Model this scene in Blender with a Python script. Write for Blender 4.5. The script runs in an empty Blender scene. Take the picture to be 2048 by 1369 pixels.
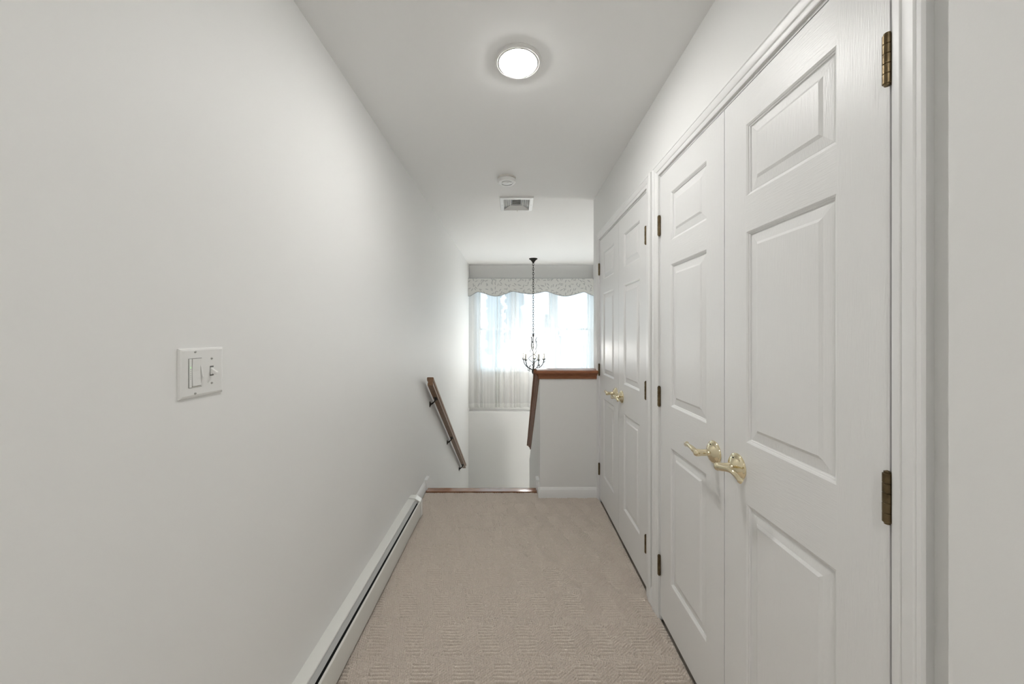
import bpy, bmesh, math, random
import numpy as np
from mathutils import Vector, Matrix

random.seed(7)
rng = np.random.default_rng(7)
S = bpy.context.scene
C = S.collection

# ------------------------------------------------------------------ camera, world, exposure
FPX, W = 715.0, 2048.0
EYE = 1.33
cam = bpy.data.cameras.new('camera')
cam.sensor_fit = 'HORIZONTAL'; cam.sensor_width = 36.0
cam.lens = FPX * 36.0 / W
cam.shift_x = -3.0 / W
cam.shift_y = -20.5 / W
cam.clip_start = 0.02
co = bpy.data.objects.new('camera', cam); C.objects.link(co)
co.location = (0, 0, EYE); co.rotation_euler = (math.pi / 2, 0, 0)
S.camera = co

wd = bpy.data.worlds.new('world'); S.world = wd; wd.use_nodes = True
wn = wd.node_tree; bgn = wn.nodes['Background']
bgn.inputs[0].default_value = (0.76, 0.885, 1.0, 1); bgn.inputs[1].default_value = 3.5
LAMP, REAR_FILL, BULB = 142.0, 190.0, 300.0
STAIR_FILL = 85.0  # radiance of the added stairwell fill lamp
# radiance of the hall lamp lens, the added rear fill lens and the candle bulbs
S.view_settings.view_transform = 'Standard'; S.view_settings.look = 'None'
S.view_settings.exposure = 0.17; S.view_settings.gamma = 1.0
S.view_settings.use_curve_mapping = False

# ------------------------------------------------------------------ layout (metres, camera at X=0 Y=0)
CEIL = 2.456
XL = -0.747            # left wall face
XR = 0.684             # right wall face (closets)
XF = 1.345             # right wall of the stairwell
YB = 6.05              # window wall
YS = 3.04              # top stair nosing
XS = 0.2135            # stair side of the half wall
YH = 2.88              # hall side of the half wall
SLOPE = 0.72
DZ0, DZ1 = 0.018, 2.046
LAND = -1.496

# ------------------------------------------------------------------ materials
MATS = {}
def mat(name, col, rough=0.5, metal=0.0, spec=0.5, bump=None, emit=None, var=None):
    m = bpy.data.materials.new(name); m.use_nodes = True
    nt = m.node_tree; b = nt.nodes['Principled BSDF']
    b.inputs['Base Color'].default_value = (*col, 1); b.inputs['Roughness'].default_value = rough
    b.inputs['Metallic'].default_value = metal; b.inputs['Specular IOR Level'].default_value = spec
    if emit:
        b.inputs['Emission Color'].default_value = (*emit[0], 1); b.inputs['Emission Strength'].default_value = emit[1]
    tc = nt.nodes.new('ShaderNodeTexCoord')
    if bump:
        scale, stretch, strength, dist, detail = bump
        mp = nt.nodes.new('ShaderNodeMapping'); mp.inputs['Scale'].default_value = stretch
        nz = nt.nodes.new('ShaderNodeTexNoise'); nz.inputs['Scale'].default_value = scale; nz.inputs['Detail'].default_value = detail
        bp = nt.nodes.new('ShaderNodeBump'); bp.inputs['Strength'].default_value = strength; bp.inputs['Distance'].default_value = dist
        nt.links.new(tc.outputs['Object'], mp.inputs[0]); nt.links.new(mp.outputs[0], nz.inputs['Vector'])
        nt.links.new(nz.outputs['Fac'], bp.inputs['Height']); nt.links.new(bp.outputs[0], b.inputs['Normal'])
    if var:
        scale, stretch, c2, lo, hi = var
        mp = nt.nodes.new('ShaderNodeMapping'); mp.inputs['Scale'].default_value = stretch
        nz = nt.nodes.new('ShaderNodeTexNoise'); nz.inputs['Scale'].default_value = scale; nz.inputs['Detail'].default_value = 5
        rp = nt.nodes.new('ShaderNodeValToRGB')
        rp.color_ramp.elements[0].position = lo; rp.color_ramp.elements[0].color = (*col, 1)
        rp.color_ramp.elements[1].position = hi; rp.color_ramp.elements[1].color = (*c2, 1)
        nt.links.new(tc.outputs['Object'], mp.inputs[0]); nt.links.new(mp.outputs[0], nz.inputs['Vector'])
        nt.links.new(nz.outputs['Fac'], rp.inputs[0]); nt.links.new(rp.outputs[0], b.inputs['Base Color'])
    MATS[name] = m
    return m

M_WALL = mat('wall_paint', (0.845, 0.845, 0.83), 0.55, bump=(260, (1, 1, 1), 0.12, 0.0006, 3), spec=0.3)
M_CEIL = mat('ceiling_paint', (0.92, 0.92, 0.91), 0.8, bump=(220, (1, 1, 1), 0.12, 0.0006, 3), spec=0.2)
M_TRIM = mat('white_gloss_trim', (0.85, 0.85, 0.84), 0.40)
M_DOORV = mat('door_paint_upright_grain', (0.835, 0.835, 0.825), 0.36, bump=(42, (9, 9, 0.55), 0.8, 0.0007, 4))
M_DOORH = mat('door_paint_level_grain', (0.835, 0.835, 0.825), 0.36, bump=(42, (9, 0.55, 9), 0.8, 0.0007, 4))
M_ENAMEL = mat('heater_enamel', (0.78, 0.78, 0.74), 0.30)
M_DAMPER = mat('damper_grey', (0.46, 0.46, 0.45), 0.4)
M_BLACK = mat('heater_inside', (0.012, 0.012, 0.012), 0.8)
M_PLASTIC = mat('white_plastic', (0.82, 0.82, 0.80), 0.35)
M_PLASTIC2 = mat('cream_plastic', (0.76, 0.74, 0.69), 0.4)
M_BRASS = mat('polished_brass', (0.80, 0.71, 0.50), 0.07, metal=1.0)
M_ANT = mat('antique_brass', (0.115, 0.085, 0.048), 0.36, metal=1.0, var=(30, (1, 1, 1), (0.20, 0.15, 0.085), 0.4, 0.7))
M_BRONZE = mat('dark_bronze', (0.035, 0.028, 0.022), 0.4, metal=0.7)
M_WOOD = mat('oak_stain', (0.20, 0.078, 0.034), 0.33, var=(14, (12, 12, 1.2), (0.30, 0.125, 0.058), 0.35, 0.7), bump=(60, (8, 8, 1), 0.2, 0.0004, 4))
M_WOODX = mat('oak_stain_cross', (0.25, 0.092, 0.040), 0.33, var=(14, (1.2, 12, 12), (0.37, 0.15, 0.070), 0.35, 0.7), bump=(60, (1, 8, 8), 0.2, 0.0004, 4))
M_RAIL = mat('oak_handrail', (0.19, 0.105, 0.058), 0.28, var=(14, (12, 1.2, 3), (0.29, 0.17, 0.10), 0.35, 0.7))
M_NOSE = mat('oak_nosing', (0.22, 0.10, 0.05), 0.16, var=(14, (1.2, 12, 12), (0.33, 0.16, 0.09), 0.35, 0.7))
M_IRON = mat('chandelier_bronze', (0.018, 0.016, 0.013), 0.55, metal=0.0, spec=0.12)
M_CANDLE = mat('candle_sleeve', (0.24, 0.225, 0.195), 0.6)
M_BULB = mat('lit_bulb', (0.9, 0.88, 0.8), 0.3, emit=((1.0, 0.965, 0.91), BULB))
M_LENS = mat('lamp_lens', (0.9, 0.9, 0.9), 0.4, emit=((1.0, 0.985, 0.96), LAMP))
M_FILL_LENS = mat('rear_fill_lens', (0.9, 0.9, 0.9), 0.4, emit=((1.0, 0.985, 0.96), REAR_FILL))  # lens of the added fill lamp behind the camera
M_LED = mat('green_indicator', (0.1, 0.5, 0.1), 0.4, emit=((0.35, 1.0, 0.3), 1.6))
M_LEDOFF = mat('dark_indicator', (0.55, 0.55, 0.52), 0.4)
M_SLOT = mat('slot_shadow_gap', (0.10, 0.10, 0.095), 0.6)
M_DUCT = mat('duct_metal', (0.17, 0.17, 0.165), 0.5)
M_SCREW = mat('nickel_screw', (0.55, 0.54, 0.51), 0.3, metal=0.8)
M_VINYL = mat('window_vinyl', (0.80, 0.81, 0.82), 0.4)
M_CARPET = mat('carpet_yarn', (0.62, 0.545, 0.475), 1.0, spec=0.05, var=(420, (1, 1, 1), (0.75, 0.675, 0.60), 0.35, 0.65))
M_CARPET2 = mat('stair_carpet', (0.52, 0.455, 0.395), 1.0, spec=0.05, bump=(300, (1, 1, 1), 0.6, 0.003, 3))
M_GRASS = mat('pale_ground', (0.42, 0.45, 0.46), 0.9, var=(3, (1, 1, 1), (0.52, 0.54, 0.54), 0.3, 0.7))
M_LEAF = mat('tree_leaves', (0.07, 0.095, 0.12), 0.8, var=(6, (1, 1, 1), (0.12, 0.155, 0.18), 0.3, 0.7))
M_BARK = mat('tree_bark', (0.10, 0.08, 0.06), 0.9)
M_WELT = mat('valance_piping', (0.34, 0.35, 0.36), 0.8)
M_LINING = mat('valance_lining', (0.7, 0.7, 0.69), 0.9)

def mat_glass():
    m = bpy.data.materials.new('window_glass'); m.use_nodes = True; nt = m.node_tree
    for n in list(nt.nodes): nt.nodes.remove(n)
    o = nt.nodes.new('ShaderNodeOutputMaterial'); mx = nt.nodes.new('ShaderNodeMixShader'); mx.inputs[0].default_value = 0.06
    t = nt.nodes.new('ShaderNodeBsdfTransparent'); t.inputs[0].default_value = (0.93, 0.96, 0.96, 1)
    g = nt.nodes.new('ShaderNodeBsdfGlossy'); g.inputs['Roughness'].default_value = 0.03
    nt.links.new(t.outputs[0], mx.inputs[1]); nt.links.new(g.outputs[0], mx.inputs[2]); nt.links.new(mx.outputs[0], o.inputs[0])
    return m
M_GLASS = mat_glass()

def mat_crystal():
    m = mat('crystal_drop', (0.92, 0.95, 0.96), 0.05)
    m.node_tree.nodes['Principled BSDF'].inputs['Transmission Weight'].default_value = 0.85
    return m
M_CRYSTAL = mat_crystal()

def mat_sheer(name, trans, col):
    m = bpy.data.materials.new(name); m.use_nodes = True; nt = m.node_tree
    for n in list(nt.nodes): nt.nodes.remove(n)
    o = nt.nodes.new('ShaderNodeOutputMaterial')
    a = nt.nodes.new('ShaderNodeMixShader'); a.inputs[0].default_value = trans
    b = nt.nodes.new('ShaderNodeMixShader'); b.inputs[0].default_value = 0.55
    d = nt.nodes.new('ShaderNodeBsdfDiffuse'); d.inputs[0].default_value = (*col, 1)
    l = nt.nodes.new('ShaderNodeBsdfTranslucent'); l.inputs[0].default_value = (*col, 1)
    t = nt.nodes.new('ShaderNodeBsdfTransparent')
    # weave: finer and coarser threads along the cloth
    tc = nt.nodes.new('ShaderNodeTexCoord'); mp = nt.nodes.new('ShaderNodeMapping'); mp.inputs['Scale'].default_value = (1, 1, 0.012)
    nz = nt.nodes.new('ShaderNodeTexNoise'); nz.inputs['Scale'].default_value = 26; nz.inputs['Detail'].default_value = 2
    mr = nt.nodes.new('ShaderNodeMapRange'); mr.inputs[1].default_value = 0.3; mr.inputs[2].default_value = 0.7
    mr.inputs[3].default_value = trans - 0.07; mr.inputs[4].default_value = trans + 0.07
    nt.links.new(tc.outputs['Object'], mp.inputs[0]); nt.links.new(mp.outputs[0], nz.inputs['Vector'])
    nt.links.new(nz.outputs['Fac'], mr.inputs[0]); nt.links.new(mr.outputs[0], a.inputs[0])
    nt.links.new(d.outputs[0], b.inputs[1]); nt.links.new(l.outputs[0], b.inputs[2])
    nt.links.new(b.outputs[0], a.inputs[1]); nt.links.new(t.outputs[0], a.inputs[2])
    nt.links.new(a.outputs[0], o.inputs[0])
    return m
M_SHEER = mat_sheer('sheer_voile', 0.26, (0.86, 0.86, 0.85))
M_HEM = mat_sheer('sheer_hem', 0.14, (0.86, 0.86, 0.84))

def mat_valance():
    m = bpy.data.materials.new('leaf_print_fabric'); m.use_nodes = True; nt = m.node_tree
    b = nt.nodes['Principled BSDF']; b.inputs['Roughness'].default_value = 0.9; b.inputs['Specular IOR Level'].default_value = 0.1
    N = nt.nodes.new; L = nt.links.new
    tc = N('ShaderNodeTexCoord'); sp = N('ShaderNodeSeparateXYZ'); cb = N('ShaderNodeCombineXYZ')
    L(tc.outputs['Object'], sp.inputs[0]); L(sp.outputs['X'], cb.inputs[0]); L(sp.outputs['Z'], cb.inputs[1])
    def mth(op, a, bb=None):
        n = N('ShaderNodeMath'); n.operation = op
        for i, v in enumerate((a, bb)):
            if v is None: continue
            if isinstance(v, (int, float)): n.inputs[i].default_value = v
            else: L(v, n.inputs[i])
        return n.outputs[0]
    acc = None
    for k, (sc, off, la, lb) in enumerate(((13, (0, 0, 0), 2.9, 10.0), (11, (3.7, 1.3, 0), 3.6, 15.0))):
        mp = N('ShaderNodeMapping'); mp.inputs['Scale'].default_value = (sc, sc, 1); mp.inputs['Location'].default_value = off
        L(cb.outputs[0], mp.inputs[0])
        v = N('ShaderNodeTexVoronoi'); v.voronoi_dimensions = '2D'; v.inputs['Scale'].default_value = 1; v.inputs['Randomness'].default_value = 0.75
        L(mp.outputs[0], v.inputs['Vector'])
        df = N('ShaderNodeVectorMath'); df.operation = 'SUBTRACT'; L(mp.outputs[0], df.inputs[0]); L(v.outputs['Position'], df.inputs[1])
        sc_ = N('ShaderNodeSeparateColor'); L(v.outputs['Color'], sc_.inputs[0])
        ang = mth('MULTIPLY', sc_.outputs[0], 6.283)
        rt = N('ShaderNodeVectorRotate'); rt.rotation_type = 'Z_AXIS'; L(df.outputs[0], rt.inputs['Vector']); L(ang, rt.inputs['Angle'])
        s2 = N('ShaderNodeSeparateXYZ'); L(rt.outputs[0], s2.inputs[0])
        ex = mth('MULTIPLY', s2.outputs[0], la); ey = mth('MULTIPLY', s2.outputs[1], lb)
        bend = mth('MULTIPLY', mth('MULTIPLY', ex, ex), 0.35)
        ey = mth('SUBTRACT', ey, bend)
        d = mth('ADD', mth('MULTIPLY', ex, ex), mth('MULTIPLY', ey, ey))
        msk = mth('LESS_THAN', d, 1.0)
        acc = msk if acc is None else mth('MAXIMUM', acc, msk)
    mx = N('ShaderNodeMix'); mx.data_type = 'RGBA'
    L(acc, mx.inputs[0]); mx.inputs[6].default_value = (0.60, 0.60, 0.575, 1); mx.inputs[7].default_value = (0.40, 0.405, 0.40, 1)
    L(mx.outputs[2], b.inputs['Base Color'])
    return m
M_VAL = mat_valance()

# ------------------------------------------------------------------ helpers
ROOT = {}
def tag(o, label=None, cat=None, group=None, kind=None):
    if label: o['label'] = label
    if cat: o['category'] = cat
    if group: o['group'] = group
    if kind: o['kind'] = kind
    return o

def empty(name, loc, label, cat, group=None, kind=None):
    o = bpy.data.objects.new(name, None); C.objects.link(o)
    o.empty_display_size = 0.05; o.location = loc
    ROOT[o.name] = Vector(loc)
    return tag(o, label, cat, group, kind)

def finish(name, me, mats, parent=None, smooth=None, local=False):
    for m in (mats if isinstance(mats, (list, tuple)) else [mats]): me.materials.append(m)
    if smooth is not None:
        for p in me.polygons: p.use_smooth = True
        me.set_sharp_from_angle(angle=math.radians(smooth))
    o = bpy.data.objects.new(name, me); C.objects.link(o)
    if parent is not None:
        o.parent = parent
        base = ROOT.get(parent.name, Vector((0, 0, 0)))
        if not local and base.length: me.transform(Matrix.Translation(-base))
        ROOT[o.name] = base
    return o

def obj(name, bm, mats, parent=None, smooth=None, local=False, recalc=True):
    if recalc: bmesh.ops.recalc_face_normals(bm, faces=bm.faces[:])
    me = bpy.data.meshes.new(name); bm.to_mesh(me); bm.free()
    return finish(name, me, mats, parent, smooth, local)

def place(name, me, loc, parent):
    """another object that shares mesh data; loc is in world space"""
    o = bpy.data.objects.new(name, me); C.objects.link(o)
    base = ROOT.get(parent.name, Vector((0, 0, 0))) if parent else Vector((0, 0, 0))
    o.parent = parent; o.location = Vector(loc) - base
    ROOT[o.name] = Vector(loc)
    return o

def NB(): return bmesh.new()

def box(bm, x0, x1, y0, y1, z0, z1, bev=0.0, mi=0):
    vs = [bm.verts.new((x, y, z)) for x in (x0, x1) for y in (y0, y1) for z in (z0, z1)]
    fs = [bm.faces.new([vs[i] for i in q]) for q in ((0, 1, 3, 2), (4, 6, 7, 5), (0, 4, 5, 1), (2, 3, 7, 6), (0, 2, 6, 4), (1, 5, 7, 3))]
    for f in fs: f.material_index = mi
    if bev > 0:
        es = list({e for f in fs for e in f.edges})
        bmesh.ops.bevel(bm, geom=es, offset=bev, segments=2, profile=0.6, affect='EDGES')
    return bm

def prism(bm, pts, fn, t0, t1, caps=True):
    """extrude closed 2D outline pts between t0 and t1; fn(a, b, t) -> xyz"""
    r0 = [bm.verts.new(fn(a, b, t0)) for a, b in pts]; r1 = [bm.verts.new(fn(a, b, t1)) for a, b in pts]
    n = len(pts)
    for i in range(n): bm.faces.new((r0[i], r0[(i + 1) % n], r1[(i + 1) % n], r1[i]))
    if caps: bm.faces.new(r0[::-1]); bm.faces.new(r1)
    return bm

def skin(bm, rings, closed=True, caps=True):
    rs = [[bm.verts.new(p) for p in r] for r in rings]
    n = len(rs[0])
    for a, b in zip(rs, rs[1:]):
        for i in range(n if closed else n - 1):
            bm.faces.new((a[i], a[(i + 1) % n], b[(i + 1) % n], b[i]))
    if caps: bm.faces.new(rs[0][::-1]); bm.faces.new(rs[-1])
    return bm

def tube(bm, pts, rad, seg=8, squash=None):
    pts = [Vector(p) for p in pts]; n = len(pts)
    rads = rad if isinstance(rad, (list, tuple)) else [rad] * n
    rings = []; prev = None
    for i, p in enumerate(pts):
        t = (pts[min(i + 1, n - 1)] - pts[max(i - 1, 0)]).normalized()
        if prev is None:
            up = Vector((0, 0, 1)) if abs(t.z) < 0.9 else Vector((1, 0, 0))
            a = t.cross(up).normalized()
        else:
            a = (prev - t * prev.dot(t)).normalized()
        prev = a; b = t.cross(a)
        s = squash or 1.0
        rings.append([p + (a * math.cos(2 * math.pi * k / seg) + b * s * math.sin(2 * math.pi * k / seg)) * rads[i] for k in range(seg)])
    return skin(bm, rings)

def lathe(bm, prof, axis_o, axis='z', seg=32, sgn=1, caps=True):
    """prof: (radius, distance along axis)"""
    ox, oy, oz = axis_o; rings = []
    for r, d in prof:
        r = max(r, 1e-4); ring = []
        for k in range(seg):
            c, s = r * math.cos(2 * math.pi * k / seg), r * math.sin(2 * math.pi * k / seg)
            if axis == 'z': ring.append((ox + c, oy + s, oz + d * sgn))
            elif axis == 'x': ring.append((ox + d * sgn, oy + c, oz + s))
            else: ring.append((ox + c, oy + d * sgn, oz + s))
        rings.append(ring)
    return skin(bm, rings, caps=caps)

def bez(pts, n=10):
    """Catmull-Rom through pts"""
    P = [Vector(p) for p in pts]; P = [P[0] * 2 - P[1]] + P + [P[-1] * 2 - P[-2]]; out = []
    for i in range(1, len(P) - 2):
        for k in range(n):
            t = k / n; a, b, c, d = P[i - 1], P[i], P[i + 1], P[i + 2]
            out.append(0.5 * ((2 * b) + (c - a) * t + (2 * a - 5 * b + 4 * c - d) * t * t + (3 * b - a - 3 * c + d) * t ** 3))
    out.append(P[-2]); return out

# ------------------------------------------------------------------ room shell
def shell(name, boxes, m, label, cat):
    bm = NB()
    for b in boxes: box(bm, *b)
    return tag(obj(name, bm, m), label, cat, kind='structure')

D1A, D1M, D1B = 0.648, 1.156, 1.657      # near closet: near edge, meeting line, far edge
D2A, D2M, D2B = 1.826, 2.320, 2.820      # far closet
J = 0.004                                # gap between leaf and jamb
HEAD = DZ1 + 0.005

shell('floor', [(-0.90, 1.45, -2.3, 3.0, -0.28, -0.026)], M_CARPET2, 'subfloor under the hallway carpet', 'floor')
shell('ceiling', [(-0.90, 1.45, -2.3, 6.2, CEIL, CEIL + 0.12)], M_CEIL, 'flat white ceiling running from hallway to window', 'ceiling')
shell('wall_left', [(-0.90, XL, -2.3, 6.2, LAND - 0.2, CEIL)], M_WALL, 'long plain white wall carrying switch plate and handrail', 'wall')
shell('wall_near', [(-0.747, 0.80, -2.3, -2.2, -0.1, CEIL)], M_WALL, 'white wall behind the viewer', 'wall')
JT = 0.019
shell('wall_right', [
    (0.648, 0.80, -2.2, 0.5325, -0.01, CEIL),
    (XR, 0.80, 0.5325, D1A - JT - J, -0.01, CEIL),
    (XR, 0.80, D1A - JT - J, D1B + JT + J, HEAD + JT, CEIL),
    (XR, 0.80, D1B + JT + J, D2A - JT - J, -0.01, CEIL),
    (XR, 0.80, D2A - JT - J, D2B + JT + J, HEAD + JT, CEIL),
    (XR, 0.80, D2B + JT + J, 3.05, LAND - 0.2, CEIL),
    (0.80, XF, 2.95, 3.05, LAND - 0.2, CEIL)], M_WALL, 'white wall around the two closets', 'wall')
shell('wall_stairwell', [(XF, 1.45, -2.3, 6.2, LAND - 0.2, CEIL)], M_WALL, 'white side wall of the stairwell right of window', 'wall')

WX0, WX1, WZ0, WZ1 = -0.63, 1.335, 0.655, 2.16      # window opening
shell('wall_far', [
    (XL, WX0, YB, 6.2, 0.0, CEIL), (WX1, XF, YB, 6.2, 0.0, CEIL),
    (WX0, WX1, YB, 6.2, WZ1, CEIL), (WX0, WX1, YB, 6.2, 0.0, WZ0),
    (XL, XF, 5.94, 6.2, LAND - 0.2, 0.0)], M_WALL, 'white stairwell wall with ledge below the curtained window', 'wall')
M_TILE = mat('landing_tile', (0.74, 0.72, 0.68), 0.35, var=(4, (1, 1, 1), (0.66, 0.63, 0.58), 0.35, 0.65))
shell('floor_landing', [(XL, XF, 3.05, 6.0, LAND - 0.2, LAND)], M_TILE, 'entry landing at the foot of the stairs', 'floor')

# half wall at the head of the stairs and the sloping wall beside them
shell('wall_half', [(XS + 0.12, XR, YH, 3.0, -0.01, 0.957)], M_WALL, 'low white half wall under stained wooden cap', 'wall')
bm = NB()
ztop = lambda y: 0.957 - SLOPE * max(0.0, y - 2.93)
prism(bm, [(YH, LAND - 0.1), (4.80, LAND - 0.1), (4.80, ztop(4.80)), (2.93, 0.957), (YH, 0.957)], lambda a, b, t: (t, a, b), XS, XS + 0.12)
tag(obj('wall_stair', bm, M_WALL), 'white sloping wall along right side of stairs', 'wall', kind='structure')

# ------------------------------------------------------------------ carpet (real relief)
def carpet():
    x0, x1, y0, y1 = XL + 0.02, XR - 0.002, 1.15, 2.958
    xs = np.arange(x0, x1, 0.0022); ys = np.arange(y0, y1, 0.0016)
    X, Y = np.meshgrid(xs, ys)
    def smooth(shape, kx, ky, seed_shape):
        """smooth noise: coarse random grid, cubic-eased bilinear"""
        gy, gx = seed_shape; G = rng.standard_normal((gy + 2, gx + 2))
        fy = np.linspace(0, gy, shape[0]); fx = np.linspace(0, gx, shape[1])
        iy = np.minimum(fy.astype(int), gy - 1 + 1); ix = np.minimum(fx.astype(int), gx - 1 + 1)
        ty = (fy - iy); tx = (fx - ix); ty = ty * ty * (3 - 2 * ty); tx = tx * tx * (3 - 2 * tx)
        ty = ty[:, None]; tx = tx[None, :]
        a = G[iy][:, ix]; b = G[iy][:, ix + 1]; c = G[iy + 1][:, ix]; d = G[iy + 1][:, ix + 1]
        return (a * (1 - tx) + b * tx) * (1 - ty) + (c * (1 - tx) + d * tx) * ty
    sh = X.shape; wx, wy = x1 - x0, y1 - y0
    n1 = smooth(sh, 0, 0, (int(wy / 0.0075), int(wx / 0.0075)))      # loop to loop
    n2 = smooth(sh, 0, 0, (int(wy / 0.030), int(wx / 0.030))); n3 = smooth(sh, 0, 0, (int(wy / 0.030), int(wx / 0.030)))
    Xw = X + 0.0012 * n2; Yw = Y + 0.0012 * n3
    a, b = 0.162, 0.192
    vv = (Yw - 1.745) / b; row = np.round(vv); v = vv - row
    uu = (Xw + 0.028) / a - np.where(row % 2 == 0, 0.0, 0.5); u = uu - np.round(uu)
    flat = (np.abs(u + 0.40 * v) < 0.26) & (np.abs(v) < 0.41) & (np.abs(u) < 0.30)
    between = np.abs(v) >= 0.41
    def groove(p, per, w):
        d = (p / per - np.floor(p / per) - 0.5) * per
        return np.exp(-(d / w) ** 2)
    def loops(ang, per, q, w1, w2, k1, k2):
        c, s_ = math.cos(math.radians(ang)), math.sin(math.radians(ang))
        p = Xw * c + Yw * s_; t = -Xw * s_ + Yw * c
        r_ = np.floor(p / per)
        return k1 * groove(p, per, w1) + k2 * groove(t + q * 0.5 * r_, q, w2)
    H = 1.40 * groove(Yw, 0.0150, 0.0032) + 0.22 * groove(Xw + 0.0045 * np.floor(Yw / 0.0150), 0.0090, 0.0020)
    D1 = loops(128, 0.0098, 0.0098, 0.0020, 0.0023, 0.70, 0.70)
    D2 = loops(80, 0.0105, 0.0100, 0.0020, 0.0023, 0.66, 0.70)
    g_ = np.where(flat, H, np.where(between, D2, D1)) * np.clip(1.0 + 0.38 * n1, 0.25, 1.7)
    Z = (-0.001 - 0.0125 * np.minimum(g_, 1.6) + 0.0007 * n1).astype(np.float32)
    ny, nx = X.shape
    verts = np.stack([X, Y, Z], -1).reshape(-1, 3).astype(np.float32)
    idx = np.arange(nx * ny).reshape(ny, nx)
    q = np.stack([idx[:-1, :-1], idx[:-1, 1:], idx[1:, 1:], idx[1:, :-1]], -1).reshape(-1, 4)
    # plain strips: behind the camera and along the stair edge
    ex = np.array([[x0, -2.2, 0], [0.646, -2.2, 0], [0.646, y0, 0], [x0, y0, 0]], np.float32) + np.array([0, 0, -0.002], np.float32)
    base = len(verts)
    verts = np.vstack([verts, ex]); q = np.vstack([q, [[base, base + 1, base + 2, base + 3]]])
    me = bpy.data.meshes.new('carpet')
    me.vertices.add(len(verts)); me.vertices.foreach_set('co', verts.ravel())
    me.loops.add(q.size); me.loops.foreach_set('vertex_index', q.ravel().astype(np.int32))
    me.polygons.add(len(q)); me.polygons.foreach_set('loop_start', np.arange(0, q.size, 4, dtype=np.int32))
    me.polygons.foreach_set('use_smooth', np.ones(len(q), bool))
    me.update(); me.validate()
    o = finish('carpet', me, M_CARPET)
    tag(o, 'beige loop pile carpet with ribbed geometric pattern in hallway', 'carpet', kind='stuff')
carpet()

# ------------------------------------------------------------------ stairs
stair = empty('staircase', (-0.27, YS, LAND), 'carpeted stairs going down behind the glossy wooden nosing', 'staircase')
RIS, RUN = 0.187, 0.26
def nosing(y, z, name='nosing', depth=0.078):
    bm = NB()
    pts = [(y - depth, z - 0.026), (y - depth, z)] + [(y - 0.012 + 0.013 * math.sin(t), z - 0.013 + 0.013 * math.cos(t)) for t in np.linspace(0, math.pi, 9)]
    prism(bm, pts, lambda a, b, t: (t, a, b), XL + 0.020, XS - 0.020)
    return obj(name, bm, M_NOSE, stair, smooth=40)
nosing(YS, 0.006)
for k in range(8):
    zt = -RIS * k; yk = YS - 0.02 + RUN * k
    bm = NB(); box(bm, XL + 0.02, XS - 0.02, yk - 0.02, yk, zt - RIS, zt - 0.024)
    obj('riser', bm, M_CARPET2, stair)
    if k < 7:
        bm = NB(); box(bm, XL + 0.02, XS - 0.02, yk - 0.018, yk + RUN + 0.02, zt - RIS - 0.03, zt - RIS, bev=0.008)
        obj('tread', bm, M_CARPET2, stair)

def skirt(name, x0, x1, label):
    bm = NB()
    t = lambda y: 0.088 - SLOPE * max(0.0, y - 3.075)
    prism(bm, [(2.99, -0.02), (2.99, 0.088), (3.075, 0.088), (4.98, t(4.98)), (4.98, t(4.98) - 0.42), (3.06, -0.33), (3.06, -0.02)],
          lambda a, b, q: (q, a, b), x0, x1)
    return tag(obj(name, bm, M_TRIM), label, 'trim', kind='structure')
skirt('trim_1', XL, XL + 0.024, 'white stair skirt board against the long left wall')
skirt('trim_2', XS - 0.024, XS, 'white stair skirt board against the half wall')

# ------------------------------------------------------------------ baseboards
def base_profile(hh=0.078, th=0.014):
    return [(0, -0.008), (th, -0.008), (th, hh - 0.020), (th - 0.003, hh - 0.014), (th - 0.008, hh - 0.004), (0.004, hh), (0, hh)]
bm = NB(); prism(bm, base_profile(), lambda a, b, t: (t, YH - a, b), XS - 0.012, XR)
tag(obj('baseboard_half_wall', bm, M_TRIM, smooth=30), 'white baseboard along foot of the half wall', 'baseboard', kind='structure')
bm = NB(); prism(bm, base_profile(), lambda a, b, t: (XS - a, t, b), YH - 0.012, 2.99)
tag(obj('baseboard_stair', bm, M_TRIM, smooth=30), 'short white baseboard round the corner of half wall', 'baseboard', kind='structure')
bm = NB(); prism(bm, base_profile(), lambda a, b, t: (XL + a, t, b), 2.596, 2.99)
tag(obj('baseboard_left', bm, M_TRIM, smooth=30), 'short white baseboard between heater end and stairs', 'baseboard', kind='structure')
bm = NB(); prism(bm, base_profile(), lambda a, b, t: (XR - a, t, b), 1.722, 1.764)
tag(obj('baseboard_right', bm, M_TRIM, smooth=30), 'tiny white baseboard piece between the two closet casings', 'baseboard', kind='structure')

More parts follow.
